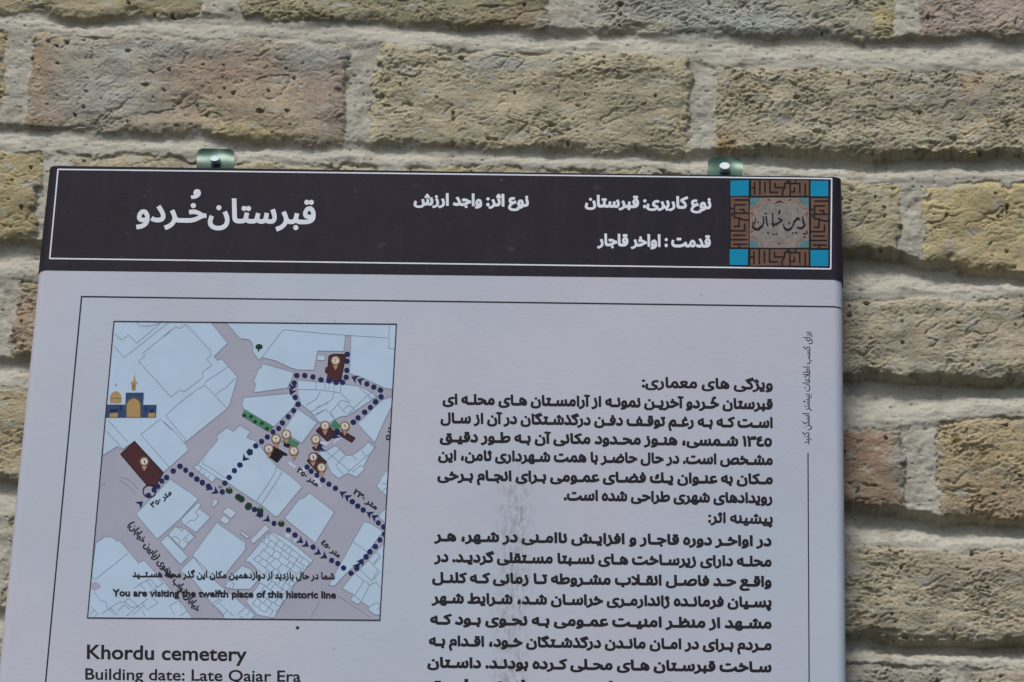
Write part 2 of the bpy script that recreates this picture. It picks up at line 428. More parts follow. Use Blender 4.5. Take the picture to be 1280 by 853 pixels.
def sheet_material():
    """white enamel with faint grime and the grey residue of old tape"""
    m = mat('white_sheet', (.52, .55, .62), .45, .25, .035, 14, bump=.10, bscale=420)
    nt = m.node_tree
    b = nt.nodes['Principled BSDF']
    src = b.inputs['Base Color'].links[0].from_socket
    tc = nt.nodes.new('ShaderNodeTexCoord')
    nd = nt.nodes.new('ShaderNodeTexNoise')
    nd.inputs['Scale'].default_value = 6
    nd.inputs['Detail'].default_value = 4
    nt.links.new(tc.outputs['Object'], nd.inputs['Vector'])
    tn = nt.nodes.new('ShaderNodeMix'); tn.data_type = 'RGBA'; tn.blend_type = 'MULTIPLY'
    tn.inputs['Factor'].default_value = 1
    rmp = nt.nodes.new('ShaderNodeValToRGB')  # broad bluish-to-pinkish drift: the sheet's sheen put into its colour
    rmp.color_ramp.elements[0].position = .38; rmp.color_ramp.elements[0].color = (.94, 1, 1.02, 1)
    rmp.color_ramp.elements[1].position = .62; rmp.color_ramp.elements[1].color = (1.06, .99, 1.0, 1)
    nt.links.new(nd.outputs['Fac'], rmp.inputs[0])
    nt.links.new(src, tn.inputs['A']); nt.links.new(rmp.outputs[0], tn.inputs['B'])
    src = tn.outputs['Result']
    sep = nt.nodes.new('ShaderNodeSeparateXYZ')
    nt.links.new(tc.outputs['Object'], sep.inputs[0])
    def band(sock, c, half, soft):
        s = nt.nodes.new('ShaderNodeMath'); s.operation = 'SUBTRACT'; s.inputs[1].default_value = c
        nt.links.new(sock, s.inputs[0])
        ab = nt.nodes.new('ShaderNodeMath'); ab.operation = 'ABSOLUTE'
        nt.links.new(s.outputs[0], ab.inputs[0])
        r = nt.nodes.new('ShaderNodeMapRange')
        r.inputs['From Min'].default_value = half + soft
        r.inputs['From Max'].default_value = half - soft
        nt.links.new(ab.outputs[0], r.inputs['Value'])
        return r.outputs[0]
    def mul(a, c):
        x = nt.nodes.new('ShaderNodeMath'); x.operation = 'MULTIPLY'
        nt.links.new(a, x.inputs[0])
        if isinstance(c, float):
            x.inputs[1].default_value = c
        else:
            nt.links.new(c, x.inputs[1])
        return x.outputs[0]
    p, q = P(641, 720) - ORG, P(641, 600) - ORG
    mk = mul(band(sep.outputs[0], p.x, .0085, .0055), band(sep.outputs[2], p.z - .012, .078, .02))
    mp = nt.nodes.new('ShaderNodeMapping')
    mp.inputs['Scale'].default_value = (380, 1, 150)
    nt.links.new(tc.outputs['Object'], mp.inputs[0])
    n = nt.nodes.new('ShaderNodeTexNoise')
    n.inputs['Scale'].default_value = 1.0
    n.inputs['Detail'].default_value = 5
    n.inputs['Roughness'].default_value = .7
    nt.links.new(mp.outputs[0], n.inputs['Vector'])
    r = nt.nodes.new('ShaderNodeMapRange')
    r.inputs['From Min'].default_value = .46
    r.inputs['From Max'].default_value = .68
    nt.links.new(n.outputs['Fac'], r.inputs['Value'])
    f = mul(mul(mk, r.outputs[0]), .75)
    # sparse specks of dirt all over
    v = nt.nodes.new('ShaderNodeTexNoise')
    v.inputs['Scale'].default_value = 190
    v.inputs['Detail'].default_value = 1
    nt.links.new(tc.outputs['Object'], v.inputs['Vector'])
    r2 = nt.nodes.new('ShaderNodeMapRange')
    r2.inputs['From Min'].default_value = .79
    r2.inputs['From Max'].default_value = .84
    r2.inputs['To Max'].default_value = .35
    nt.links.new(v.outputs['Fac'], r2.inputs['Value'])
    mxm = nt.nodes.new('ShaderNodeMath'); mxm.operation = 'MAXIMUM'
    nt.links.new(f, mxm.inputs[0]); nt.links.new(r2.outputs[0], mxm.inputs[1])
    mix = nt.nodes.new('ShaderNodeMix'); mix.data_type = 'RGBA'
    nt.links.new(mxm.outputs[0], mix.inputs['Factor'])
    nt.links.new(src, mix.inputs['A'])
    mix.inputs['B'].default_value = (.16, .155, .165, 1)
    nt.links.new(mix.outputs['Result'], b.inputs['Base Color'])
    return m

def header_material():
    """plum vinyl with pale scuffs and dust specks"""
    m = mat('dark_plum_vinyl', (.0175, .0125, .0215), .38, .2, .16, 45, bump=.08, bscale=500)
    nt = m.node_tree
    b = nt.nodes['Principled BSDF']
    src = b.inputs['Base Color'].links[0].from_socket
    tc = nt.nodes.new('ShaderNodeTexCoord')
    out = src
    for sc_, lo, hi, amt, st in ((230, .76, .82, .35, (1, 1, 1)), (60, .70, .80, .10, (1, 1, 2.2)), (26, .50, .75, .016, (6, 1, .7))):
        mp = nt.nodes.new('ShaderNodeMapping')
        mp.inputs['Scale'].default_value = st
        nt.links.new(tc.outputs['Object'], mp.inputs[0])
        n = nt.nodes.new('ShaderNodeTexNoise')
        n.inputs['Scale'].default_value = sc_
        n.inputs['Detail'].default_value = 2
        nt.links.new(mp.outputs[0], n.inputs['Vector'])
        r = nt.nodes.new('ShaderNodeMapRange')
        r.inputs['From Min'].default_value = lo
        r.inputs['From Max'].default_value = hi
        r.inputs['To Max'].default_value = amt
        nt.links.new(n.outputs['Fac'], r.inputs['Value'])
        mix = nt.nodes.new('ShaderNodeMix'); mix.data_type = 'RGBA'
        nt.links.new(r.outputs[0], mix.inputs['Factor'])
        nt.links.new(out, mix.inputs['A'])
        mix.inputs['B'].default_value = (.30, .27, .31, 1)
        out = mix.outputs['Result']
    nt.links.new(out, b.inputs['Base Color'])
    return m

M = dict(
    sheet=sheet_material(),
    header=header_material(),
    white=mat('white_print', (.78, .82, .88), .6, .12, .05),
    black=mat('black_print', (.022, .020, .026), .6, .12, .15, 300),
    ink=mat('grey_print', (.032, .032, .042), .6, .12, .15, 300),
    street=mat('mauve_street_print', (.405, .41, .495), .6, .12, .04),
    block=mat('pale_blue_block_print', (.50, .64, .785), .6, .12, .035),
    lot=mat('pale_lot_print', (.56, .63, .76), .6, .12, .04),
    line=mat('slate_line_print', (.25, .33, .41), .6, .12, .06),
    navy=mat('navy_route_print', (.015, .024, .105), .6, .12, .15),
    maroon=mat('maroon_site_print', (.075, .026, .030), .6, .12, .12),
    site_edge=mat('site_edge_print', (.016, .012, .016), .6, .12, .1),
    green=mat('park_green_print', (.075, .245, .135), .6, .12, .1),
    tree=mat('tree_green_print', (.014, .05, .028), .6, .12, .1),
    gold=mat('gold_print', (.42, .285, .115), .6, .12, .08),
    blue=mat('shrine_blue_print', (.035, .075, .155), .6, .12, .12),
    pale=mat('pin_white_print', (.70, .66, .60), .6, .12, .05),
    ring=mat('pin_ring_print', (.17, .115, .07), .6, .12, .1),
    tail=mat('pin_tail_print', (.46, .28, .22), .6, .12, .1),
    cyan=mat('turquoise_tile_print', (.002, .26, .44), .5, .12, .05),
    brown=mat('brown_kufic_print', (.165, .093, .062), .6, .12, .12, 200),
    stone=mat('tile_stone_print', (.27, .235, .215), .6, .12, .14, 220),
    pale_tile=mat('tile_pale_print', (.245, .235, .215), .6, .12, .22, 260),
    teal=mat('tile_teal_print', (.10, .215, .235), .6, .12, .15, 220),
    rose=mat('tile_rose_print', (.29, .17, .135), .6, .12, .15, 220),
    sage=mat('tile_sage_print', (.19, .235, .205), .6, .12, .15, 220),
    zinc=mat('zinc_plate', (.030, .072, .052), .28, .4, .55, 60, metal=.25),
    rivet=mat('pale_rivet_paint', (.62, .70, .71), .5, .4, .06, 90),
)
panel = shell('panel', TL, TR, BL, BR, 0.0, DEPTH, M['sheet'])
TL2, TR2 = TL + Vector((0, 0, .0006)), TR + Vector((0, 0, .0006))
band = shell('header_band', TL2, TR2, HL, HR, 0.0001, DEPTH - .002, M['header'])

# ------------------------------------------------------------------ flat print: polygons, strokes and lettering cut as film
def area(c):
    return .5 * sum(c[i - 1][0] * c[i][1] - c[i][0] * c[i - 1][1] for i in range(len(c)))

def fill(contours, clip=None):
    """triangles of the non-zero union of closed contours, optionally kept inside one clip polygon"""
    vs, es, cid = [], [], []
    allc = list(contours) + ([clip] if clip else [])
    for c in allc:
        b = len(vs)
        n = len(c)
        vs += [Vector((float(p[0]), float(p[1]))) for p in c]
        es += [(b + i, b + (i + 1) % n) for i in range(n)]
    ov, oe, of, _, _, _ = delaunay_2d_cdt(vs, es, [], 0, 1e-5)
    if not of:
        return [], []
    pts = np.array([(v.x, v.y) for v in ov])
    tri = np.array([f for f in of if len(f) == 3])
    cen = pts[tri].mean(1)
    def wind(cs):
        a = np.concatenate([np.array(c, float) for c in cs])
        b = np.concatenate([np.roll(np.array(c, float), -1, 0) for c in cs])
        w = np.zeros(len(cen), int)
        X, Y = cen[:, 0:1], cen[:, 1:2]
        cr = (b[:, 0] - a[:, 0]) * (Y - a[:, 1]) - (X - a[:, 0]) * (b[:, 1] - a[:, 1])
        upw = (a[:, 1] <= Y) & (b[:, 1] > Y) & (cr > 0)
        dnw = (a[:, 1] > Y) & (b[:, 1] <= Y) & (cr < 0)
        return upw.sum(1) - dnw.sum(1)
    keep = wind(contours) != 0
    if clip:
        keep &= wind([clip]) != 0
    return pts, tri[keep]

def ccw(c):
    return list(c) if area(c) > 0 else list(reversed(c))

def strokes(lines, w, closed=False, cap=6):
    """contours of thick polylines"""
    out = []
    for ln in lines:
        pts = [Vector((p[0], p[1])) for p in ln]
        if closed:
            pts.append(pts[0])
        ww = w if not isinstance(w, (list, tuple)) else None
        for i in range(len(pts) - 1):
            a, b = pts[i], pts[i + 1]
            d = b - a
            if d.length < 1e-6:
                continue
            d.normalize()
            n = Vector((-d.y, d.x)) * w / 2
            out.append(ccw([a + n, a - n, b - n, b + n]))
        if cap:
            for p in (pts if cap > 0 else pts[1:-1]):
                out.append(ccw([(p.x + w / 2 * math.cos(2 * math.pi * k / 8), p.y + w / 2 * math.sin(2 * math.pi * k / 8)) for k in range(8)]))
    return out

def disc(cx, cy, rx, ry=None, n=14, rot=0.0):
    ry = ry or rx
    return [(cx + rx * math.cos(t) * math.cos(rot) - ry * math.sin(t) * math.sin(rot), cy + rx * math.cos(t) * math.sin(rot) + ry * math.sin(t) * math.cos(rot))
            for t in (2 * math.pi * k / n for k in range(n))]

class Print:
    """collects printed film in photo pixels, several inks, then links it as ONE mesh"""
    def __init__(s):
        s.v, s.f, s.m, s.mats = [], [], [], []
    def add(s, contours, m, layer, clip=None):
        pts, tri = fill([ccw(c) for c in contours] if m is not None else contours, clip)
        return s.put(pts, tri, m, layer)
    def raw(s, contours, m, layer):
        pts, tri = fill(contours)
        return s.put(pts, tri, m, layer)
    def put(s, pts, tri, m, layer):
        if m not in s.mats:
            s.mats.append(m)
        b = len(s.v)
        s.v += [S(p[0], p[1], layer) for p in pts]
        for t in tri:
            a, c, d = (s.v[b + k] for k in t)
            if (c - a).cross(d - a).y > 0:
                t = t[::-1]
            s.f.append(tuple(b + int(k) for k in t))
            s.m.append(s.mats.index(m))
        return s
    def build(s, name, parent=SIGN):
        used = sorted({k for f in s.f for k in f})
        re = {k: i for i, k in enumerate(used)}
        return new_obj(name, [s.v[k] for k in used], [tuple(re[k] for k in f) for f in s.f], [M[m] for m in s.mats], parent, s.m)

# --- lettering
JOIN = {}
for ch, code, n in (('ا', 0xFE8D, 2), ('آ', 0xFE81, 2), ('ب', 0xFE8F, 4), ('پ', 0xFB56, 4), ('ت', 0xFE95, 4), ('ث', 0xFE99, 4), ('ج', 0xFE9D, 4), ('چ', 0xFB7A, 4), ('ح', 0xFEA1, 4),
                    ('خ', 0xFEA5, 4), ('د', 0xFEA9, 2), ('ذ', 0xFEAB, 2), ('ر', 0xFEAD, 2), ('ز', 0xFEAF, 2), ('ژ', 0xFB8A, 2), ('س', 0xFEB1, 4), ('ش', 0xFEB5, 4), ('ص', 0xFEB9, 4),
                    ('ض', 0xFEBD, 4), ('ط', 0xFEC1, 4), ('ظ', 0xFEC5, 4), ('ع', 0xFEC9, 4), ('غ', 0xFECD, 4), ('ف', 0xFED1, 4), ('ق', 0xFED5, 4), ('ک', 0xFB8E, 4), ('ك', 0xFED9, 4),
                    ('گ', 0xFB92, 4), ('ل', 0xFEDD, 4), ('م', 0xFEE1, 4), ('ن', 0xFEE5, 4), ('و', 0xFEED, 2), ('ه', 0xFEE9, 4), ('ی', 0xFBFC, 4), ('ئ', 0xFE89, 4), ('ﻻ', 0xFEFB, 2)):
    JOIN[ch] = (code, n)
DAMMA = '\u064f'
GL = {}

def glyph(ch):
    """outline contours of one letter and its advance, em = 1"""
    if ch in GL:
        return GL[ch]
    def text_curve(s):
        c = bpy.data.curves.new('letter', 'FONT')
        c.body = s
        o = bpy.data.objects.new('letter', c)
        COL.objects.link(o)
        dg = bpy.context.evaluated_depsgraph_get()
        cu = o.evaluated_get(dg).to_curve(dg)
        res = []
        for sp in cu.splines:
            bp = sp.bezier_points
            n = len(bp)
            pts = []
            for i in range(n):
                a, b = bp[i], bp[(i + 1) % n]
                p0, p1, p2, p3 = a.co, a.handle_right, b.co, b.handle_left
                p2, p3 = b.handle_left, b.co
                straight = abs((p1 - p0).cross(p3 - p0).z) < 1e-5 and abs((p2 - p0).cross(p3 - p0).z) < 1e-5
                for k in range(1 if straight else 4):
                    t = k / 4
                    q = (1 - t) ** 3 * p0 + 3 * t * (1 - t) ** 2 * p1 + 3 * t * t * (1 - t) * p2 + t ** 3 * p3
                    if not pts or (Vector((q.x, q.y)) - pts[-1]).length > 2e-3:
                        pts.append(Vector((q.x, q.y)))
            if len(pts) > 2:
                if (pts[0] - pts[-1]).length < 2e-3:
                    pts.pop()
                res.append(pts)
        o.to_curve_clear() if hasattr(o, 'to_curve_clear') else None
        bpy.data.objects.remove(o)
        bpy.data.curves.remove(c)
        return res
    cs = [] if ch == ' ' else text_curve(ch)
    one = max(p.x for c in text_curve('l') for p in c)
    two = max(p.x for c in text_curve(ch + 'l') for p in c)
    GL[ch] = (cs, two - one)
    return GL[ch]

def embolden(cs, d):
    """push every outline outwards by d"""
    if not d or not cs:
        return cs
    sg = 1 if sum(area(c) for c in cs) > 0 else -1
    out = []
    for c in cs:
        n = len(c)
        r = []
        for i in range(n):
            a, b = (c[i] - c[i - 1]).normalized(), (c[(i + 1) % n] - c[i]).normalized()
            na, nb = Vector((a.y, -a.x)), Vector((b.y, -b.x))
            m = na + nb
            l = m.length
            m = m / l if l > 1e-4 else na
            k = 1 / max(m.dot(na), .6)
            r.append(c[i] + m * d * k * sg)
        out.append(r)
    return out

def shape(word):
    """presentation forms of one Persian word, in reading order, marks as (mark, None)"""
    word = word.replace('لا', 'ﻻ')
    base = [c for c in word if c != DAMMA]
    marks = {}
    k = -1
    for c in word:
        if c == DAMMA:
            marks[k] = c
        else:
            k += 1
    out = []
    def dual(c):
        return c == 'ـ' or (c in JOIN and JOIN[c][1] == 4)
    for i, c in enumerate(base):
        prev = i > 0 and dual(base[i - 1]) and (c in JOIN or c == 'ـ')
        nxt = i + 1 < len(base) and dual(c) and (base[i + 1] in JOIN or base[i + 1] == 'ـ')
        if c in JOIN:
            code, n = JOIN[c]
            f = (3 if prev and nxt else 2 if nxt else 1 if prev else 0)
            out.append((chr(code + f), marks.get(i)))
        else:
            out.append((c, marks.get(i)))
    return out

def squat(c, asc, desc):
    """low ascenders and shallow bowls of the sign's square lettering"""
    return [Vector((p.x, p.y * desc if p.y < 0 else p.y if p.y < .3 else .3 + (p.y - .3) * asc)) for p in c]

def persian(text, right, left, em, m, layer, bold=.02, pr=None, fit=True, asc=1.0, desc=1.0, gap=.24):
    """one line of Persian from its right end to its left end (photo pixels), scaled to fill it"""
    pr = pr or Print()
    pen = 0.0
    words = []
    for wd in text.split(' '):
        digits = ''.join(c for c in wd if c in '٠١٢٣٤٥٦٧٨٩۰۱۲۳۴۵۶۷۸۹')
        gl = [(c, None) for c in reversed(wd)] if digits else shape(wd)
        cs = []
        for ch, mk in gl:
            oc, adv = glyph(ch)
            pen -= adv
            cs += [[Vector((p.x + pen, p.y)) for p in c] for c in embolden([squat(q, asc, desc) for q in oc], bold)]
            if mk:
                mc, _ = glyph(mk)
                mx = sum(p.x for c in mc for p in c) / max(1, sum(len(c) for c in mc))
                cs += [[Vector((p.x - mx + pen + adv * .45, p.y * asc + .16)) for p in c] for c in embolden(mc, bold)]
        words.append(cs)
        pen -= gap
    xs = [p.x for w in words for c in w for p in c]
    lo, hi = min(xs), max(xs)
    R, L = Vector(right), Vector(left)
    d = L - R
    sx = d.length / (hi - lo) if fit else em
    d.normalize()
    up = Vector((-d.y, d.x))
    for cs in words:
        if cs:
            pr.raw([[R + d * ((hi - p.x) * sx) + up * (p.y * em) for p in c] for c in cs], m, layer)
    return pr

def latin(text, left, right, em, m, layer, bold=0.0, pr=None):
    pr = pr or Print()
    pen, gs = 0.0, []
    for ch in text:
        oc, adv = glyph(ch)
        gs.append([[Vector((p.x + pen, p.y)) for p in c] for c in embolden(oc, bold)])
        pen += adv if ch != ' ' else .28
    xs = [p.x for g in gs for c in g for p in c]
    lo, hi = min(xs), max(xs)
    L, R = Vector(left), Vector(right)
    d = R - L
    sx = d.length / (hi - lo)
    d.normalize()
    up = Vector((d.y, -d.x))
    for g in gs:
        if g:
            pr.raw([[L + d * ((p.x - lo) * sx) + up * (p.y * em) for p in c] for c in g], m, layer)
    return pr

# ------------------------------------------------------------------ header band print
LH = 5
rect = [(72.6, 212), (1039.6, 223.6), (1038.4, 336.4), (62.2, 323.4)]
Print().add(strokes([rect], 1.7, closed=True), 'white', LH).build('border_line', band)
persian('قبرستان خُـردو', (394.5, 279.5), (170, 276.5), 40, 'white', LH, .030, gap=.03).build('title_text', band)
persian('نوع کاربری: قبرستان', (889, 261), (731, 258.5), 22, 'white', LH, .045, asc=.8, desc=.62).build('usage_text', band)
persian('نوع اثر: واجد ارزش', (661, 258), (517, 256), 22, 'white', LH, .045, asc=.8, desc=.62).build('value_text', band)
persian('قدمت : اواخر قاجار', (888.5, 309), (746, 307), 22, 'white', LH, .045, asc=.8, desc=.62).build('age_text', band)

# emblem: tile square with turquoise corners, kufic strips and a lettered centre
def crop(ox, oy, s=7.7555):
    return lambda *pts: [(ox + x / s, oy + y / s) for x, y in pts]
e = crop(905, 215, 6.82)
emblem = Print().add([e((48, 68), (895, 72), (892, 810), (42, 805))], 'site_edge', LH).build('emblem')
for q in (((56, 76), (211, 74), (209, 205), (53, 207)), ((739, 78), (888, 78), (888, 210), (738, 208)), ((49, 661), (204, 661), (203, 795), (47, 794)), ((738, 668), (889, 668), (888, 805), (738, 804))):
    Print().add([e(*q)], 'cyan', LH + 1).build('corner_tile', emblem)
KUFIC = [[(110, 85), (110, 330)], [(55, 190), (110, 190)], [(220, 36), (220, 330)], [(325, 80), (325, 295)], [(430, 36), (430, 292), (590, 292)], [(535, 100), (535, 190), (738, 190), (738, 98), (1050, 104), (1050, 300)],
         [(738, 190), (690, 268), (690, 364)], [(850, 104), (850, 364)], [(850, 280), (938, 280), (938, 200)], [(1165, 110), (1165, 364)], [(790, 60), (850, 60)], [(960, 36), (960, 70)]]
def kufic(fx):
    q = [fx(*p) for p in ((0, 0), (1, 0), (1, 1), (0, 1))]
    k = Print().add([q], 'brown', LH + 1)
    k.add(strokes([[fx((x - 40) / 1195, (y - 36) / 328) for x, y in l] for l in KUFIC], 2.15, cap=4), 'site_edge', LH + 2, q)
    k.build('kufic_strip', emblem)
kufic(lambda u, v: e((232 + u * 490, 74 + v * 131))[0])
kufic(lambda u, v: e((226 + u * 496, 662 + v * 138))[0])
kufic(lambda u, v: e((58 + v * 152, 644 - u * 428))[0])
kufic(lambda u, v: e((742 + v * 146, 650 - u * 424))[0])
tile_q = e((222, 222), (722, 222), (724, 648), (218, 648))
centre = Print().add([tile_q], 'stone', LH + 1)
cc = e((472, 430))[0]
centre.add([[(cc[0] + (30 + 3.5 * math.cos(8 * t)) * math.cos(t), cc[1] + (24 + 3 * math.cos(8 * t)) * math.sin(t)) for t in (2 * math.pi * k / 64 for k in range(64))]], 'pale_tile', LH + 2, tile_q)
centre.add(strokes([e((340, 240), (600, 240)), e((705, 330), (708, 520)), e((238, 330), (236, 520))], 2.2), 'rose', LH + 2, tile_q)
for cx, cy in ((222, 222), (722, 222), (218, 648), (724, 648)):
    c0 = e((cx, cy))[0]
    centre.add([disc(c0[0], c0[1], 17.5, 14.5, 28)], 'rose', LH + 3, tile_q)
    centre.add([disc(c0[0], c0[1], 14.8, 12.0, 28)], 'sage', LH + 3.6, tile_q)
    centre.add([disc(c0[0], c0[1], 12.2, 9.6, 28)], 'teal', LH + 4.2, tile_q)
    sx, sy = (1 if cx < 400 else -1), (1 if cy < 400 else -1)
    centre.add(strokes([e((cx + sx * 150, cy + sy * 8), (cx + sx * 190, cy + sy * 50), (cx + sx * 260, cy + sy * 30))], 1.3), 'rose', LH + 2, tile_q)
    centre.add(strokes([e((cx + sx * 10, cy + sy * 130), (cx + sx * 50, cy + sy * 165), (cx + sx * 40, cy + sy * 215))], 1.3), 'rose', LH + 2, tile_q)
rr = random.Random(5)
for k in range(46):
    x, y = rr.gauss(470, 95), rr.choice((rr.gauss(330, 45), rr.gauss(560, 35)))
    if 240 < x < 700 and 240 < y < 635:
        p = e((x, y))[0]
        centre.add([disc(p[0], p[1], rr.uniform(.6, 1.3), rr.uniform(.5, .9), 6, rr.uniform(0, 3))], rr.choice(('teal', 'sage', 'rose', 'stone', 'sage')), LH + 5 + (k % 8) * .25, tile_q)
centre = centre.build('centre_tile', emblem)
q12 = crop(934, 244, 12.19)
CALL = [([(843, 335), (850, 420), (876, 455)], 1.3), ([(768, 498), (812, 512), (850, 492), (880, 460)], 2.0), ([(795, 372), (765, 355), (735, 388), (712, 412)], 2.3), ([(712, 412), (700, 462), (668, 508)], 1.5), ([(668, 508), (632, 532), (592, 530), (565, 500)], 2.5), ([(565, 500), (550, 448)], 1.2),
        ([(478, 362), (528, 386), (490, 418), (440, 445)], 1.9), ([(440, 445), (402, 458), (378, 440)], 2.3), ([(384, 278), (388, 370), (394, 485)], 1.5), ([(288, 335), (298, 430), (312, 468)], 1.7), ([(244, 335), (252, 425), (225, 478)], 1.5),
        ([(225, 478), (168, 524), (118, 520), (86, 488)], 2.6), ([(86, 488), (84, 415)], 1.2), ([(270, 275), (296, 292)], 1.2), ([(482, 285), (498, 242)], 1.9)]
cal = Print().add([c for l, w in CALL for c in strokes([q12(*l)], w * 1.2)] + [disc(*q12(p)[0], 1.35, 1.15, 6) for p in ((868, 590), (900, 588), (872, 640), (640, 430), (692, 582), (742, 578), (162, 415), (316, 578), (398, 602), (440, 594))], 'black', LH + 8)
cal.build('centre_lettering', emblem)

# ------------------------------------------------------------------ printed matter of the white sheet
def seg(a, b, n):
    return [(a[0] + (b[0] - a[0]) * k / n, a[1] + (b[1] - a[1]) * k / n) for k in range(n + 1)]
right_end = seg((1036, 383.6), (1054.6, 384.1), 16)
fl = Print().add(strokes([[(40, 1030), (57, 853), (102, 371), (1036, 383.6)]], 1.9), 'ink', 2)
for a, b in zip(right_end, right_end[1:]):
    fl.add([[(a[0], a[1] - .95), (b[0], b[1] - .95), (b[0], b[1] + .95), (a[0], a[1] + .95)]], 'ink', 2)
fl.build('frame_line')
Print().add(strokes([[(1010, 567), (1012.6, 1100)]], 1.5), 'ink', 2).build('side_line')
persian('برای کسب اطلاعات بیشتر اسکن کنید', (1013, 415), (1011.5, 556), 12.5, 'ink', 2, .012).build('side_note')
Print().add([disc(372, 785, 2.2, 2.2, 12)], 'ink', 2).build('dark_speck')

persian('ویژگی های معماری:', (966, 487), (802, 484), 22, 'black', 2, .038, asc=.62, desc=.62).build('features_heading')
body = Print()
for t, r, l in (
    ('قبرستان خُـردو آخریـن نمونـه از آرامسـتان هـای محلـه ای', (966, 511.5), (553, 505)),
    ('اسـت کـه بـه رغـم توقـف دفـن درگذشـتگان در آن از سـال', (966, 534.5), (550.5, 528.5)),
    ('١٣٤٥ شـمسی، هنـوز محـدود مکانی آن بـه طـور دقیـق', (965, 558), (549.5, 552)),
    ('مشـخص است. در حال حاضـر با همت شـهرداری ثامن، این', (966, 581), (547.5, 575)),
    ('مـکان به عنـوان یـك فضـای عمـومی بـرای انجـام بـرخی', (966, 605), (546.5, 600)),
    ('رویدادهای شهری طراحی شده است.', (965.5, 629), (704.5, 625))):
    persian(t, r, l, 22, 'black', 2, .046, body, asc=.58, desc=.62)
body.build('features_text')
persian('پیشینه اثر:', (966, 655), (885, 653), 22, 'black', 2, .038, asc=.62, desc=.62).build('history_heading')
hist = Print()
for t, r, l in (
    ('در اواخـر دوره قاجـار و افزایـش ناامـنی در شـهر، هـر', (964.5, 682.5), (542, 676)),
    ('محلـه دارای زیرسـاخت هـای نسـبتا مسـتقلی گردیـد. در', (964.5, 708), (542, 702)),
    ('واقـع حـد فاصـل انقـلاب مشـروطه تـا زمانی کـه کلنـل', (964.5, 733), (540, 728)),
    ('پسـیان فرمانـده ژاندارمـری خراسـان شـد، شـرایط شـهر', (964.5, 759), (539, 753.5)),
    ('مشـهد از منظـر امنیـت عمـومی بـه نحـوی بـود کـه', (964.5, 785.5), (537.5, 780)),
    ('مـردم بـرای در امـان مانـدن درگذشـتگان خـود، اقـدام بـه', (964.5, 812.5), (536, 807)),
    ('سـاخت قبرسـتان هـای محـلی کـرده بودنـد. داسـتان', (964.5, 840), (534, 834)),
    ('شـهری این قبرسـتان خـردو را بـه روایـت', (964.5, 867), (533, 861))):
    persian(t, r, l, 22, 'black', 2, .046, hist, asc=.58, desc=.62)
hist.build('history_text')
latin('Khordu cemetery', (108.5, 823.5), (308.5, 826.5), 25, 'black', 2, .022).build('english_heading')
latin('Building date: Late Qajar Era', (106.5, 849.5), (376, 852.5), 20, 'black', 2, .016).build('english_text')

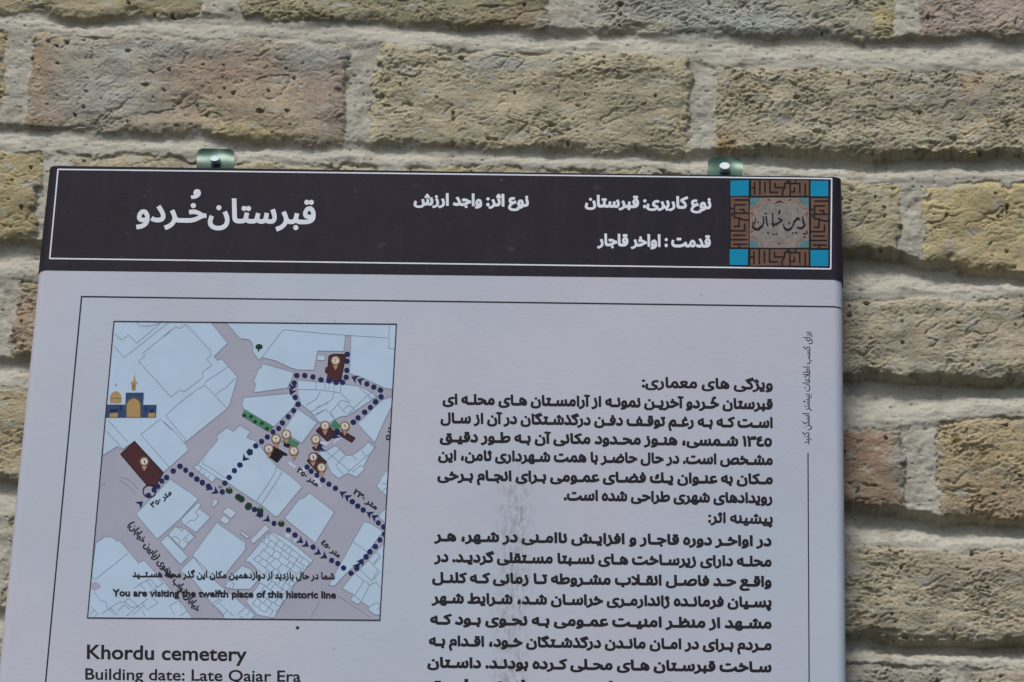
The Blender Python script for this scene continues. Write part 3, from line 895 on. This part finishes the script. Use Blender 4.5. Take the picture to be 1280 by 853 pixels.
# ------------------------------------------------------------------ street map
A, B, C, D = crop(105, 395), crop(205, 395), crop(300, 395), crop(395, 395)
E_, F_, G, Hh = crop(105, 495), crop(205, 495), crop(300, 495), crop(395, 495)
I, J, K, L = crop(105, 595), crop(205, 595), crop(300, 595), crop(395, 595)
Mm, N, O = crop(105, 680), crop(230, 680), crop(355, 680)
FRAME = [(142.5, 402), (495.5, 405.5), (474.8, 775.5), (109.5, 772.5)]
site_map = Print().add([FRAME], 'street', 1).build('site_map')
BLK = [
    [(142, 400)] + B((445, 50), (620, 265), (485, 395), (515, 430), (560, 415), (625, 490), (712, 590), (690, 680), (640, 853)) + F_((612, 125), (200, 455), (240, 525), (50, 695)) + E_((770, 740), (490, 440), (370, 520), (325, 490), (180, 580)),
    B((590, 50), (735, 220), (820, 230), (853, 260)) + C((125, 290), (125, 350), (185, 430), (210, 405), (330, 430), (480, 500), (560, 525), (720, 525), (750, 340)) + D((270, 345), (285, 190), (338, 192), (325, 560), (420, 590), (560, 650), (665, 702), (750, 712), (800, 60)),
    C((215, 460), (205, 505), (180, 510), (130, 640), (152, 660), (130, 745), (460, 700), (500, 620), (522, 545)),
    C((45, 790), (480, 750)) + G((545, 60), (520, 110), (330, 300), (40, 130), (20, 90), (30, 20)),
    G((560, 125), (750, 258), (600, 460), (415, 345)),
    C((560, 620)) + D((80, 645), (260, 660), (410, 680), (540, 740), (590, 790)) + Hh((600, 0), (310, 195), (240, 200), (185, 230), (120, 270), (0, 250)) + G((770, 260), (690, 160), (590, 80)) + C((560, 740)),
    Hh((735, 5), (640, 40), (400, 270), (570, 455), (660, 250), (738, 90)),
    Hh((505, 435), (575, 490), (520, 570), (460, 690), (470, 715), (390, 790), (310, 750), (220, 800), (150, 750), (100, 640), (15, 545), (95, 535), (190, 480), (290, 575), (350, 575), (475, 485)),
    Hh((700, 705), (640, 780), (600, 853)) + L((585, 95), (640, 160), (700, 205)),
    L((675, 315), (600, 385), (690, 480)),
    L((465, 440), (540, 465), (650, 540), (560, 660), (440, 820)) + O((620, 270), (490, 410), (430, 400), (560, 170)),
    O((665, 300), (560, 430), (670, 490), (645, 545), (720, 590), (745, 555), (820, 610), (815, 640), (880, 685), (945, 692)) + L((670, 640), (560, 760)) + O((760, 220)),
    K((675, 165), (853, 300)) + L((180, 350), (0, 640)) + K((740, 660), (430, 410), (570, 230), (610, 215)),
    F_((610, 305), (670, 345), (735, 285), (840, 345)) + G((65, 405), (150, 435), (360, 690)) + K((490, 0), (605, 105), (370, 390), (340, 395), (205, 280), (150, 245), (0, 150)) + J((620, 65), (500, 20)) + F_((470, 840), (280, 690), (330, 660), (385, 590), (520, 425), (510, 385)),
    I((500, 370)) + J((60, 30), (335, 220), (165, 410)) + I((710, 615)),
    J((330, 255), (358, 280), (340, 315), (455, 400), (310, 550), (210, 480), (175, 455), (170, 415)),
    J((45, 560), (110, 490), (210, 515), (305, 585), (235, 655), (190, 715), (40, 570)),
    J((-35, 640), (35, 575), (235, 785), (160, 860)),
    J((510, 450), (795, 650), (785, 690), (805, 715)) + N((600, 50), (430, 260), (390, 330), (240, 330), (80, 110)),
    N((95, 125), (215, 245), (320, 375), (400, 440), (540, 560), (690, 690), (650, 730), (390, 730), (380, 690), (270, 580), (100, 360), (-40, 260), (0, 215)),
    N((400, 370), (560, 210), (640, 240), (700, 330), (720, 350), (640, 440), (480, 440), (400, 420)),
    I((115, 650), (200, 590), (265, 590), (320, 630), (350, 630)) + Mm((530, 185), (580, 155), (780, 370), (950, 580)) + N((90, 730)) + Mm((20, 735)),
]
CLUSTER = K((310, 540), (420, 590), (560, 690), (640, 760)) + O((285, 160), (190, 265), (85, 420)) + N((870, 720), (715, 690), (600, 560), (720, 400), (740, 350), (700, 240), (640, 180), (585, 165), (690, 50)) + K((170, 680), (250, 580))
LOTS = [D((10, 380), (90, 380), (85, 435), (10, 430)), K((5, 530), (95, 590), (70, 610), (0, 550)), K((245, 470), (285, 515), (130, 660), (95, 625)), J((490, 215), (530, 250), (480, 305), (460, 290)),
        J((625, 300), (705, 360), (650, 415), (565, 345)), J((580, 380), (645, 430), (600, 470), (535, 430)), J((750, 530), (835, 590), (800, 610), (735, 555)), K((445, 555), (495, 580), (470, 610), (440, 590)), K((510, 600), (570, 640), (530, 650)),
        G((480, 635), (545, 685), (530, 705), (465, 655)), G((780, 440), (840, 460), (800, 500), (770, 480)), G((570, 730), (630, 680), (640, 720), (590, 760)), K((680, 40), (740, 10), (780, 60), (750, 95)), K((750, 80), (800, 90), (780, 112)), Hh((60, 440), (140, 450), (90, 490)), Hh((200, 400), (250, 410), (160, 470))]
blocks = Print()
blocks.add(BLK + [CLUSTER], 'block', 2, FRAME)
blocks.add(LOTS, 'lot', 3, FRAME)
blocks.add([Mm((75, 375), (120, 365), (170, 410), (110, 460), (70, 440))], 'street', 3, FRAME)
blocks.build('city_blocks', site_map)

LN = [A((300, 175), (365, 235), (430, 185), (515, 265), (760, 55)), A((500, 60), (545, 100), (640, 100), (740, 70)), A((290, 295), (390, 405), (775, 100), (830, 60)),
      A((840, 140), (575, 360), (590, 390), (530, 440), (845, 790)) + B((65, 790), (150, 720), (200, 735), (375, 600), (370, 550), (465, 480), (415, 420), (450, 390), (455, 345), (215, 85), (145, 125), (115, 105), (0, 205)),
      B((625, 490), (540, 550), (400, 640), (395, 670), (350, 705), (330, 705), (140, 853)) + F_((15, 190), (205, 420), (200, 455)), B((400, 675), (570, 853)) + F_((612, 125)), B((690, 605), (645, 650), (600, 700), (560, 715), (500, 765)),
      F_((0, 250), (100, 345), (150, 400), (195, 460)), E_((740, 225), (550, 375), (825, 690)), E_((740, 225), (850, 330)), E_((230, 230), (425, 450)), E_((215, 340), (375, 510)),
      C((210, 405), (420, 135), (853, 175)) + D((285, 188), (700, 215), (715, 90)), D((710, 215), (705, 315), (770, 320)),
      C((560, 715), (735, 715)) + D((230, 745)), C((740, 620), (735, 715)), D((90, 650), (90, 715)), D((130, 650), (125, 720)), D((175, 650), (175, 735)), D((240, 655), (235, 745), (320, 830)) + Hh((320, 70), (250, 40), (140, 160), (185, 230)),
      D((175, 740), (165, 800), (100, 853)) + Hh((0, 110)), D((40, 735), (0, 810)) + G((640, 90)), G((853, 60), (690, 155)), Hh((215, 90), (280, 160)), Hh((270, 125), (320, 90), (370, 125), (300, 185)), Hh((370, 115), (495, 0)) + D((550, 730)),
      D((420, 700), (560, 810)), Hh((500, 10), (540, 40)), Hh((0, 190), (95, 130), (185, 230)), G((710, 190), (830, 130), (853, 150)),
      Hh((90, 530), (330, 730)), Hh((160, 580), (240, 510)), Hh((110, 620), (170, 570)), Hh((240, 620), (290, 575)), Hh((190, 680), (240, 620)), Hh((350, 575), (405, 630)), Hh((310, 740), (520, 560)), Hh((440, 530), (480, 580)), Hh((195, 690), (275, 770)), Hh((350, 740), (440, 670), (465, 700)), Hh((495, 440), (570, 500)),
      L((355, 635), (500, 740)), O((690, 290), (775, 360), (685, 500)), O((780, 350), (830, 400), (750, 560)), O((670, 490), (740, 550)), O((830, 400), (890, 370), (940, 430)), O((740, 255), (850, 360), (910, 250), (820, 160)), O((870, 200), (940, 130)), O((870, 350), (930, 260)),
      O((820, 610), (900, 570), (935, 590)), O((900, 640), (935, 610)), L((550, 720), (620, 770), (560, 850)), L((635, 70), (690, 80)), L((640, 155), (690, 110)), G((355, 690), (330, 760), (275, 853)) + K((160, 245)), G((410, 735), (340, 853)) + K((205, 280)),
      F_((400, 600), (370, 660), (430, 685), (600, 800)), F_((330, 670), (560, 820)), F_((365, 700), (340, 740)), F_((400, 740), (375, 780)), F_((440, 770), (420, 810)), F_((500, 800), (470, 840)),
      J((305, 355), (335, 385), (300, 430), (260, 430), (215, 465)), J((340, 315), (305, 355)), J((85, 600), (110, 585), (160, 625), (150, 660)), J((180, 620), (245, 560)), J((205, 600), (245, 640)), J((190, 625), (235, 655)), J((120, 490), (170, 535), (190, 520)), J((215, 520), (295, 590)),
      N((270, 580), (350, 530)), N((280, 610), (370, 540)), N((320, 610), (380, 690)), N((410, 650), (370, 700)), N((350, 580), (480, 700)), N((520, 690), (600, 610)), N((600, 700), (640, 650)), N((540, 700), (580, 720)), N((400, 400), (440, 350), (490, 390), (470, 430)),
      Mm((430, 90), (110, 345), (70, 320)), Mm((100, 470), (160, 550), (210, 560), (220, 610), (300, 690)), Mm((60, 600), (140, 690)), Mm((170, 680), (350, 560), (380, 570), (440, 520)), Mm((490, 430), (540, 390), (640, 340)), Mm((540, 390), (590, 440)), Mm((600, 350), (660, 420)), Mm((650, 350), (710, 420)),
      Mm((720, 330), (760, 380)), Mm((620, 480), (770, 380)), Mm((330, 650), (390, 590), (450, 640)), Mm((390, 560), (460, 620), (530, 600)), Mm((410, 700), (620, 530)), Mm((560, 570), (610, 640), (720, 570), (640, 500)), Mm((470, 690), (590, 590)), Mm((560, 640), (590, 700)), Mm((830, 600), (920, 550), (950, 620)), Mm((830, 600), (880, 690)), Mm((930, 700), (1000, 650)),
      Mm((60, 690), (100, 640)), Mm((120, 690), (90, 720)), Mm((440, 530), (540, 620)), Mm((250, 610), (330, 690)), O((350, 550), (255, 720)), O((520, 500), (840, 715))]
def in_poly(p, c):
    r = False
    for (x1, y1), (x2, y2) in zip(c, c[1:] + c[:1]):
        if (y1 > p[1]) != (y2 > p[1]) and p[0] < (x2 - x1) * (p[1] - y1) / (y2 - y1) + x1:
            r = not r
    return r
# small parcels of the old quarter: staggered lots with uneven walls
rp = random.Random(11)
ca, sa = math.cos(math.radians(37)), math.sin(math.radians(37))
cx0, cy0 = 345, 715
parcel = []
v = -60.0
while v < 75:
    hgt = rp.uniform(6.5, 10.5)
    row = []
    u = -75 + rp.uniform(0, 9)
    jit = lambda: rp.uniform(-1.1, 1.1)
    xs = []
    while u < 75:
        xs.append(u)
        u += rp.uniform(5.5, 12.5)
    for u0, u1 in zip(xs, xs[1:]):
        parcel.append([(u0, v + jit()), (u1, v + jit())])
        parcel.append([(u0 + jit(), v), (u0 + jit(), v + hgt)])
    v += hgt
for l in parcel:
    w = [(cx0 + a * ca - b * sa, cy0 + a * sa + b * ca) for a, b in l]
    if all(in_poly(p, CLUSTER) for p in w):
        LN.append(w)
lines = Print()
lines.add(strokes(LN, .75, cap=0), 'line', 4, FRAME)
lines.add([c for b in BLK + [CLUSTER] + LOTS[:7] for c in strokes([b], .8, closed=True, cap=0)], 'line', 5, FRAME)
lines.build('parcel_lines', site_map)
Print().add(strokes([FRAME], 1.35, closed=True), 'ink', 9).build('map_border', site_map)

for s in (G((45, 130), (325, 300), (275, 350), (15, 195)), G((490, 410), (580, 460), (540, 500), (400, 440)), Hh((185, 230), (240, 290), (200, 345), (135, 290))):
    g = Print().add([s], 'green', 6, FRAME)
    if s[0] == G((45, 130))[0]:
        g.add([disc(*G(p)[0], 2.6, 2.3, 9) for p in ((42, 190), (108, 203), (147, 252), (212, 267), (262, 318))], 'tree', 7)
    g.build('park_strip', site_map)
SITES = [E_((490, 440), (355, 565), (600, 853)) + I((610, 90), (690, 105)) + E_((770, 745)), D((125, 390), (170, 372), (290, 375), (240, 635), (105, 630), (115, 560), (90, 545), (95, 505), (115, 500)), Hh((60, 280), (0, 340), (110, 440), (200, 370), (130, 300)),
         Hh((280, 350), (380, 410), (345, 450), (230, 380), (250, 345)), G((330, 490), (460, 570), (440, 580), (420, 570), (360, 645), (285, 590)), G((735, 550), (840, 640), (760, 750), (650, 630)), G((700, 500), (770, 490), (770, 530), (720, 525)), G((430, 455), (490, 475), (470, 502), (425, 482))]
for i, s in enumerate(SITES):
    Print().add([s], 'maroon' if i not in (4, 7) else 'site_edge', 6).add(strokes([s], 1.0, closed=True), 'site_edge', 7).build('historic_site', site_map)

# the walking route: dots and arrowheads
dots = (F_((155, 682), (90, 728), (210, 720), (265, 763), (318, 805), (372, 838)) + J((320, 32), (372, 68), (430, 100), (590, 70), (632, 15), (640, 145), (565, 155)) + F_((683, 725), (735, 670), (632, 790)) +
        G((0, 670), (152, 485), (210, 442), (265, 398), (320, 350), (375, 315), (412, 262), (468, 203), (520, 142), (563, 82), (535, 15), (650, 690), (690, 730), (745, 770), (800, 815)) +
        C((535, 790), (525, 650), (550, 578), (628, 578), (707, 592), (785, 620)) + D((48, 620), (125, 630), (195, 645), (258, 645), (292, 595), (298, 528), (300, 440), (303, 372), (493, 660), (560, 690), (625, 720), (632, 785), (580, 832)) +
        Hh((630, 10), (577, 58), (527, 112), (472, 158), (408, 212), (362, 255)) + L((65, 40), (125, 80), (188, 120), (352, 250), (405, 292), (458, 330), (605, 455), (655, 495), (665, 565), (620, 620), (575, 685), (523, 735), (485, 783), (440, 832)) +
        O((833, 78), (795, 128), (705, 238), (650, 285), (577, 233), (522, 190), (462, 160), (283, 30)) + K((708, 690), (533, 573), (470, 525), (330, 460), (85, 300), (140, 325)) + I((625, 190), (680, 135), (715, 100), (755, 50), (800, 15)))
arrows = [(J((500, 150))[0], 28), (J((445, 115))[0], 28), (F_((785, 605))[0], 130), (C((500, 735))[0], 110), (C((505, 690))[0], 110), (D((375, 605))[0], 205), (D((430, 630))[0], 205), (L((258, 172))[0], 212), (L((305, 208))[0], 212), (L((520, 370))[0], 212), (L((568, 402))[0], 212),
          (O((750, 172))[0], -52), (O((712, 215))[0], -52), (O((390, 118))[0], 32), (O((330, 82))[0], 32), (K((640, 665))[0], 35), (K((585, 628))[0], 35), (K((265, 420))[0], 40), (I((545, 270))[0], -38), (Hh((190, 390))[0], 140), (G((770, 470))[0], 140), (Hh((50, 510))[0], 150), (K((195, 372))[0], 40)]
route = Print()
rd = random.Random(2)
marks = [disc(x, y, 3.4 * rd.uniform(.94, 1.06), 3.3, 12) for x, y in dots]
for (x, y), a in arrows:
    c, s_ = math.cos(math.radians(a)), math.sin(math.radians(a))
    marks.append([(x + c * u - s_ * w_, y + s_ * u + c * w_) for u, w_ in ((4.6, 0), (-3.6, 5.4), (-1.2, 0), (-3.6, -5.4))])
for x, y in G((95, 545)) + K((195, 372)) + Hh((205, 350)) + K((10, 222)):
    marks.append([(x + 4.6 * math.cos(math.radians(a)), y + 4.6 * math.sin(math.radians(a))) for a in (38, 110, 182, 254, 326)])
route.add(marks, 'navy', 8, FRAME)
route.build('route_dots', site_map)
tr = Print().add([disc(*p, 4.3, 4.0, 10) for p in K((400, 462), (85, 290), (195, 335)) + J((630, 140), (720, 205), (750, 225), (815, 300))], 'tree', 8.8, FRAME)
tr.add([disc(*p, 2.6, 1.6, 8) for p in K((400, 440), (195, 312)) + J((632, 118), (545, 105))], 'sage', 9.3, FRAME)
tr.build('street_trees', site_map)
ti = C((185, 300))[0]
Print().add([disc(ti[0], ti[1], 4.6, 3.5, 10), disc(ti[0] - 2.2, ti[1] + .8, 2.6, 2, 8), [(ti[0] - 1.5, ti[1]), (ti[0] + .6, ti[1]), (ti[0] - .2, ti[1] + 6.5), (ti[0] - 1.4, ti[1] + 6.5)]], 'tree', 6).build('tree_icon', site_map)
ic = I((635, 150))[0]
Print().add(strokes([disc(ic[0], ic[1], 8.0, 7.6, 22)], 1.6, closed=True), 'maroon', 7).build('start_ring', site_map)

PINS = list(zip(E_((585, 637)) + D((190, 435)) + G((350, 418), (450, 375), (280, 515), (522, 535), (735, 422), (825, 290)) + Hh((280, 295)) + G((710, 595), (792, 695)),
                '١٢٣٤٥٦٧٨٩١٢'))
for (x, y), dg in PINS:
    p = Print().add([disc(x, y, 6.1, 6.1, 20), [(x - 4.6, y + 3.5), (x + 4.6, y + 3.5), (x, y + 12.5)]], 'ring', 9.4)
    p.add([disc(x, y, 5.3, 5.3, 20)], 'gold' if dg != '١' else 'ring', 9.9)
    p.add([disc(x, y, 4.2, 4.2, 18)], 'pale', 10.4)
    p.add([[(x - 3.4, y + 6.3), (x + 3.4, y + 6.3), (x, y + 12)]], 'tail', 10.4)
    persian(dg, (x + 1.3, y + 2.5), (x - 1.3, y + 2.5), 6.5, 'black', 10.9, .01, p)
    p.build('map_pin', site_map)

sh = Print()
sh.add([E_((216, 85), (400, 85), (400, 212), (210, 212)), E_((575, 88), (705, 88), (698, 212), (560, 212)), A((405, 745), (580, 745), (575, 853)) + E_((560, 212), (398, 212))], 'blue', 6)
sh.add([A((252, 845), (252, 790), (268, 750), (300, 732), (320, 732), (350, 752), (365, 790), (362, 845)) + E_((360, 68), (255, 68)), E_((415, 208), (415, 82), (440, 45), (482, 25), (525, 45), (545, 82), (545, 208)),
        A((490, 560), (500, 640), (520, 645), (505, 665), (500, 722), (465, 722), (460, 665), (450, 645), (478, 638)), E_((245, 207), (252, 170), (330, 165), (328, 207)), E_((622, 207), (625, 170), (692, 165), (690, 207))], 'gold', 7)
sh.add(strokes([A((262, 800), (355, 800)), A((480, 660), (480, 715)), A((310, 660), (310, 680)), A((470, 690), (500, 690))], .9), 'ring', 8)
sh.add([E_((255, 130), (330, 125), (328, 158), (252, 160)), E_((345, 100), (370, 100), (368, 150), (347, 150)), E_((590, 105), (612, 105), (610, 150), (592, 150)), E_((640, 130), (680, 130), (678, 158), (638, 158))], 'navy', 8)
sh.add(strokes([E_((408, 208), (408, 80), (435, 40), (482, 18), (530, 40), (552, 80), (552, 208))], .9), 'ring', 8)
sh.build('shrine_icon', site_map)

persian('شما در حال بازدید از دوازدهمین مکان این گذر محله هسـتــید', (418.5, 724), (165.5, 721), 11.5, 'black', 11, .032).build('persian_caption', site_map)
latin('You are visiting the twelfth place of this historic line', (140.5, 745), (420, 747.8), 11.8, 'black', 11, .034).build('english_caption', site_map)
persian('خیابان نواب صفوی (پایین خیابان)'.replace('(', '\u0001').replace(')', '(').replace('\u0001', ')'), (246, 765), (160, 656), 12.5, 'black', 10, .02).build('street_name', site_map)
for t, r, l in (('متر ٣٥٠', J((78, 172))[0], I((665, 312))[0]), ('متر ٢٣٠', L((580, 330))[0], L((355, 165))[0]), ('متر ٤٥٠', L((218, 795))[0], L((45, 655))[0]), ('متر ٢٥٠', K((745, 105))[0], G((545, 730))[0])):
    persian(t, r, l, 9.5, 'black', 10, .03).build('distance_label', site_map)
Print().add(strokes([Hh((685, 385), (685, 422), (714, 420), (714, 385), (685, 385)), Hh((714, 420), (722, 300)), Hh((698, 345), (722, 352)), Hh((702, 312), (724, 318))], 1.3), 'black', 10).build('street_name', site_map)
arc = Print().add(strokes([I((350, 45), (400, 75), (455, 120), (495, 175)), I((345, 10), (420, 30), (480, 75), (520, 130)), I((165, 100), (210, 68))], .9), 'line', 4)
arc.build('plaza_arcs', site_map)

# ------------------------------------------------------------------ mounting tabs with rivets
def tab(cx, top, w, lean):
    yb = DEPTH - .006
    pw = lambda x, y, dy=0.0: P(x, y, yb + dy) - ORG
    n = 14
    # a bent strip: stands off at the foot, leans back to the wall at the top, corners rounded
    vs, fs = [], []
    rows = 12
    for j in range(rows + 1):
        t = j / rows
        y = top + 27 * t
        half = w / 2
        if t < .3:
            k = 1 - t / .3
            half = w / 2 - 6.5 * (1 - math.sqrt(max(0, 1 - k * k)))
        for i in range(n + 1):
            u = -1 + 2 * i / n
            bend = .0030 - .0075 * t ** 2.2 + .0009 * math.sin(u * 2.6 + .8) * (1 - t)
            vs.append(pw(cx + u * half + lean * t, y + u * .5, bend))
    m = n + 1
    nf = len(vs)
    for j in range(rows):
        for i in range(n):
            a = j * m + i
            fs.append((a, a + m, a + m + 1, a + 1))
    vs += [v + Vector((0, .0013, 0)) for v in vs[:nf]]
    fs += [tuple(nf + k for k in reversed(f)) for f in fs[:]]
    rim = [i for i in range(m)] + [j * m + n for j in range(1, rows + 1)] + [rows * m + i for i in range(n - 1, -1, -1)] + [j * m for j in range(rows - 1, 0, -1)]
    for a, b in zip(rim, rim[1:] + rim[:1]):
        fs.append((a, b, nf + b, nf + a))
    o = new_obj('mounting_tab', vs, fs, [M['zinc']], SIGN, smooth=True)
    o.data.set_sharp_from_angle(angle=math.radians(50))
    return o

def rivet(parent, cx, cy, rx, ry):
    yb = DEPTH - .0108
    c = P(cx, cy, yb) - ORG
    sx = .000516 * 1.0
    vs, fs = [], []
    prof = [(1.0, .0095), (1.0, .0004), (.96, -.0001), (.86, -.0004)]
    n = 24
    for r, dy in prof:
        for k in range(n):
            a = 2 * math.pi * k / n
            vs.append(c + Vector((r * rx * sx * math.cos(a), dy + r * ry * sx * math.sin(a) * .55, r * ry * sx * math.sin(a))))
    for j in range(len(prof) - 1):
        for k in range(n):
            k2 = (k + 1) % n
            fs.append((j * n + k, (j + 1) * n + k, (j + 1) * n + k2, j * n + k2))
    fs.append(tuple(range((len(prof) - 1) * n, len(prof) * n)))
    fs = [tuple(reversed(f)) for f in fs]
    o = new_obj('rivet', vs, fs, [M['rivet']], parent, smooth=True)
    o.data.set_sharp_from_angle(angle=math.radians(28))
    return o

t1 = tab(270, 186, 47, -1)
rivet(t1, 268.5, 198.5, 6.4, 5.2)
t2 = tab(907, 197, 44, -1)
rivet(t2, 906, 207.5, 7.0, 6.6)
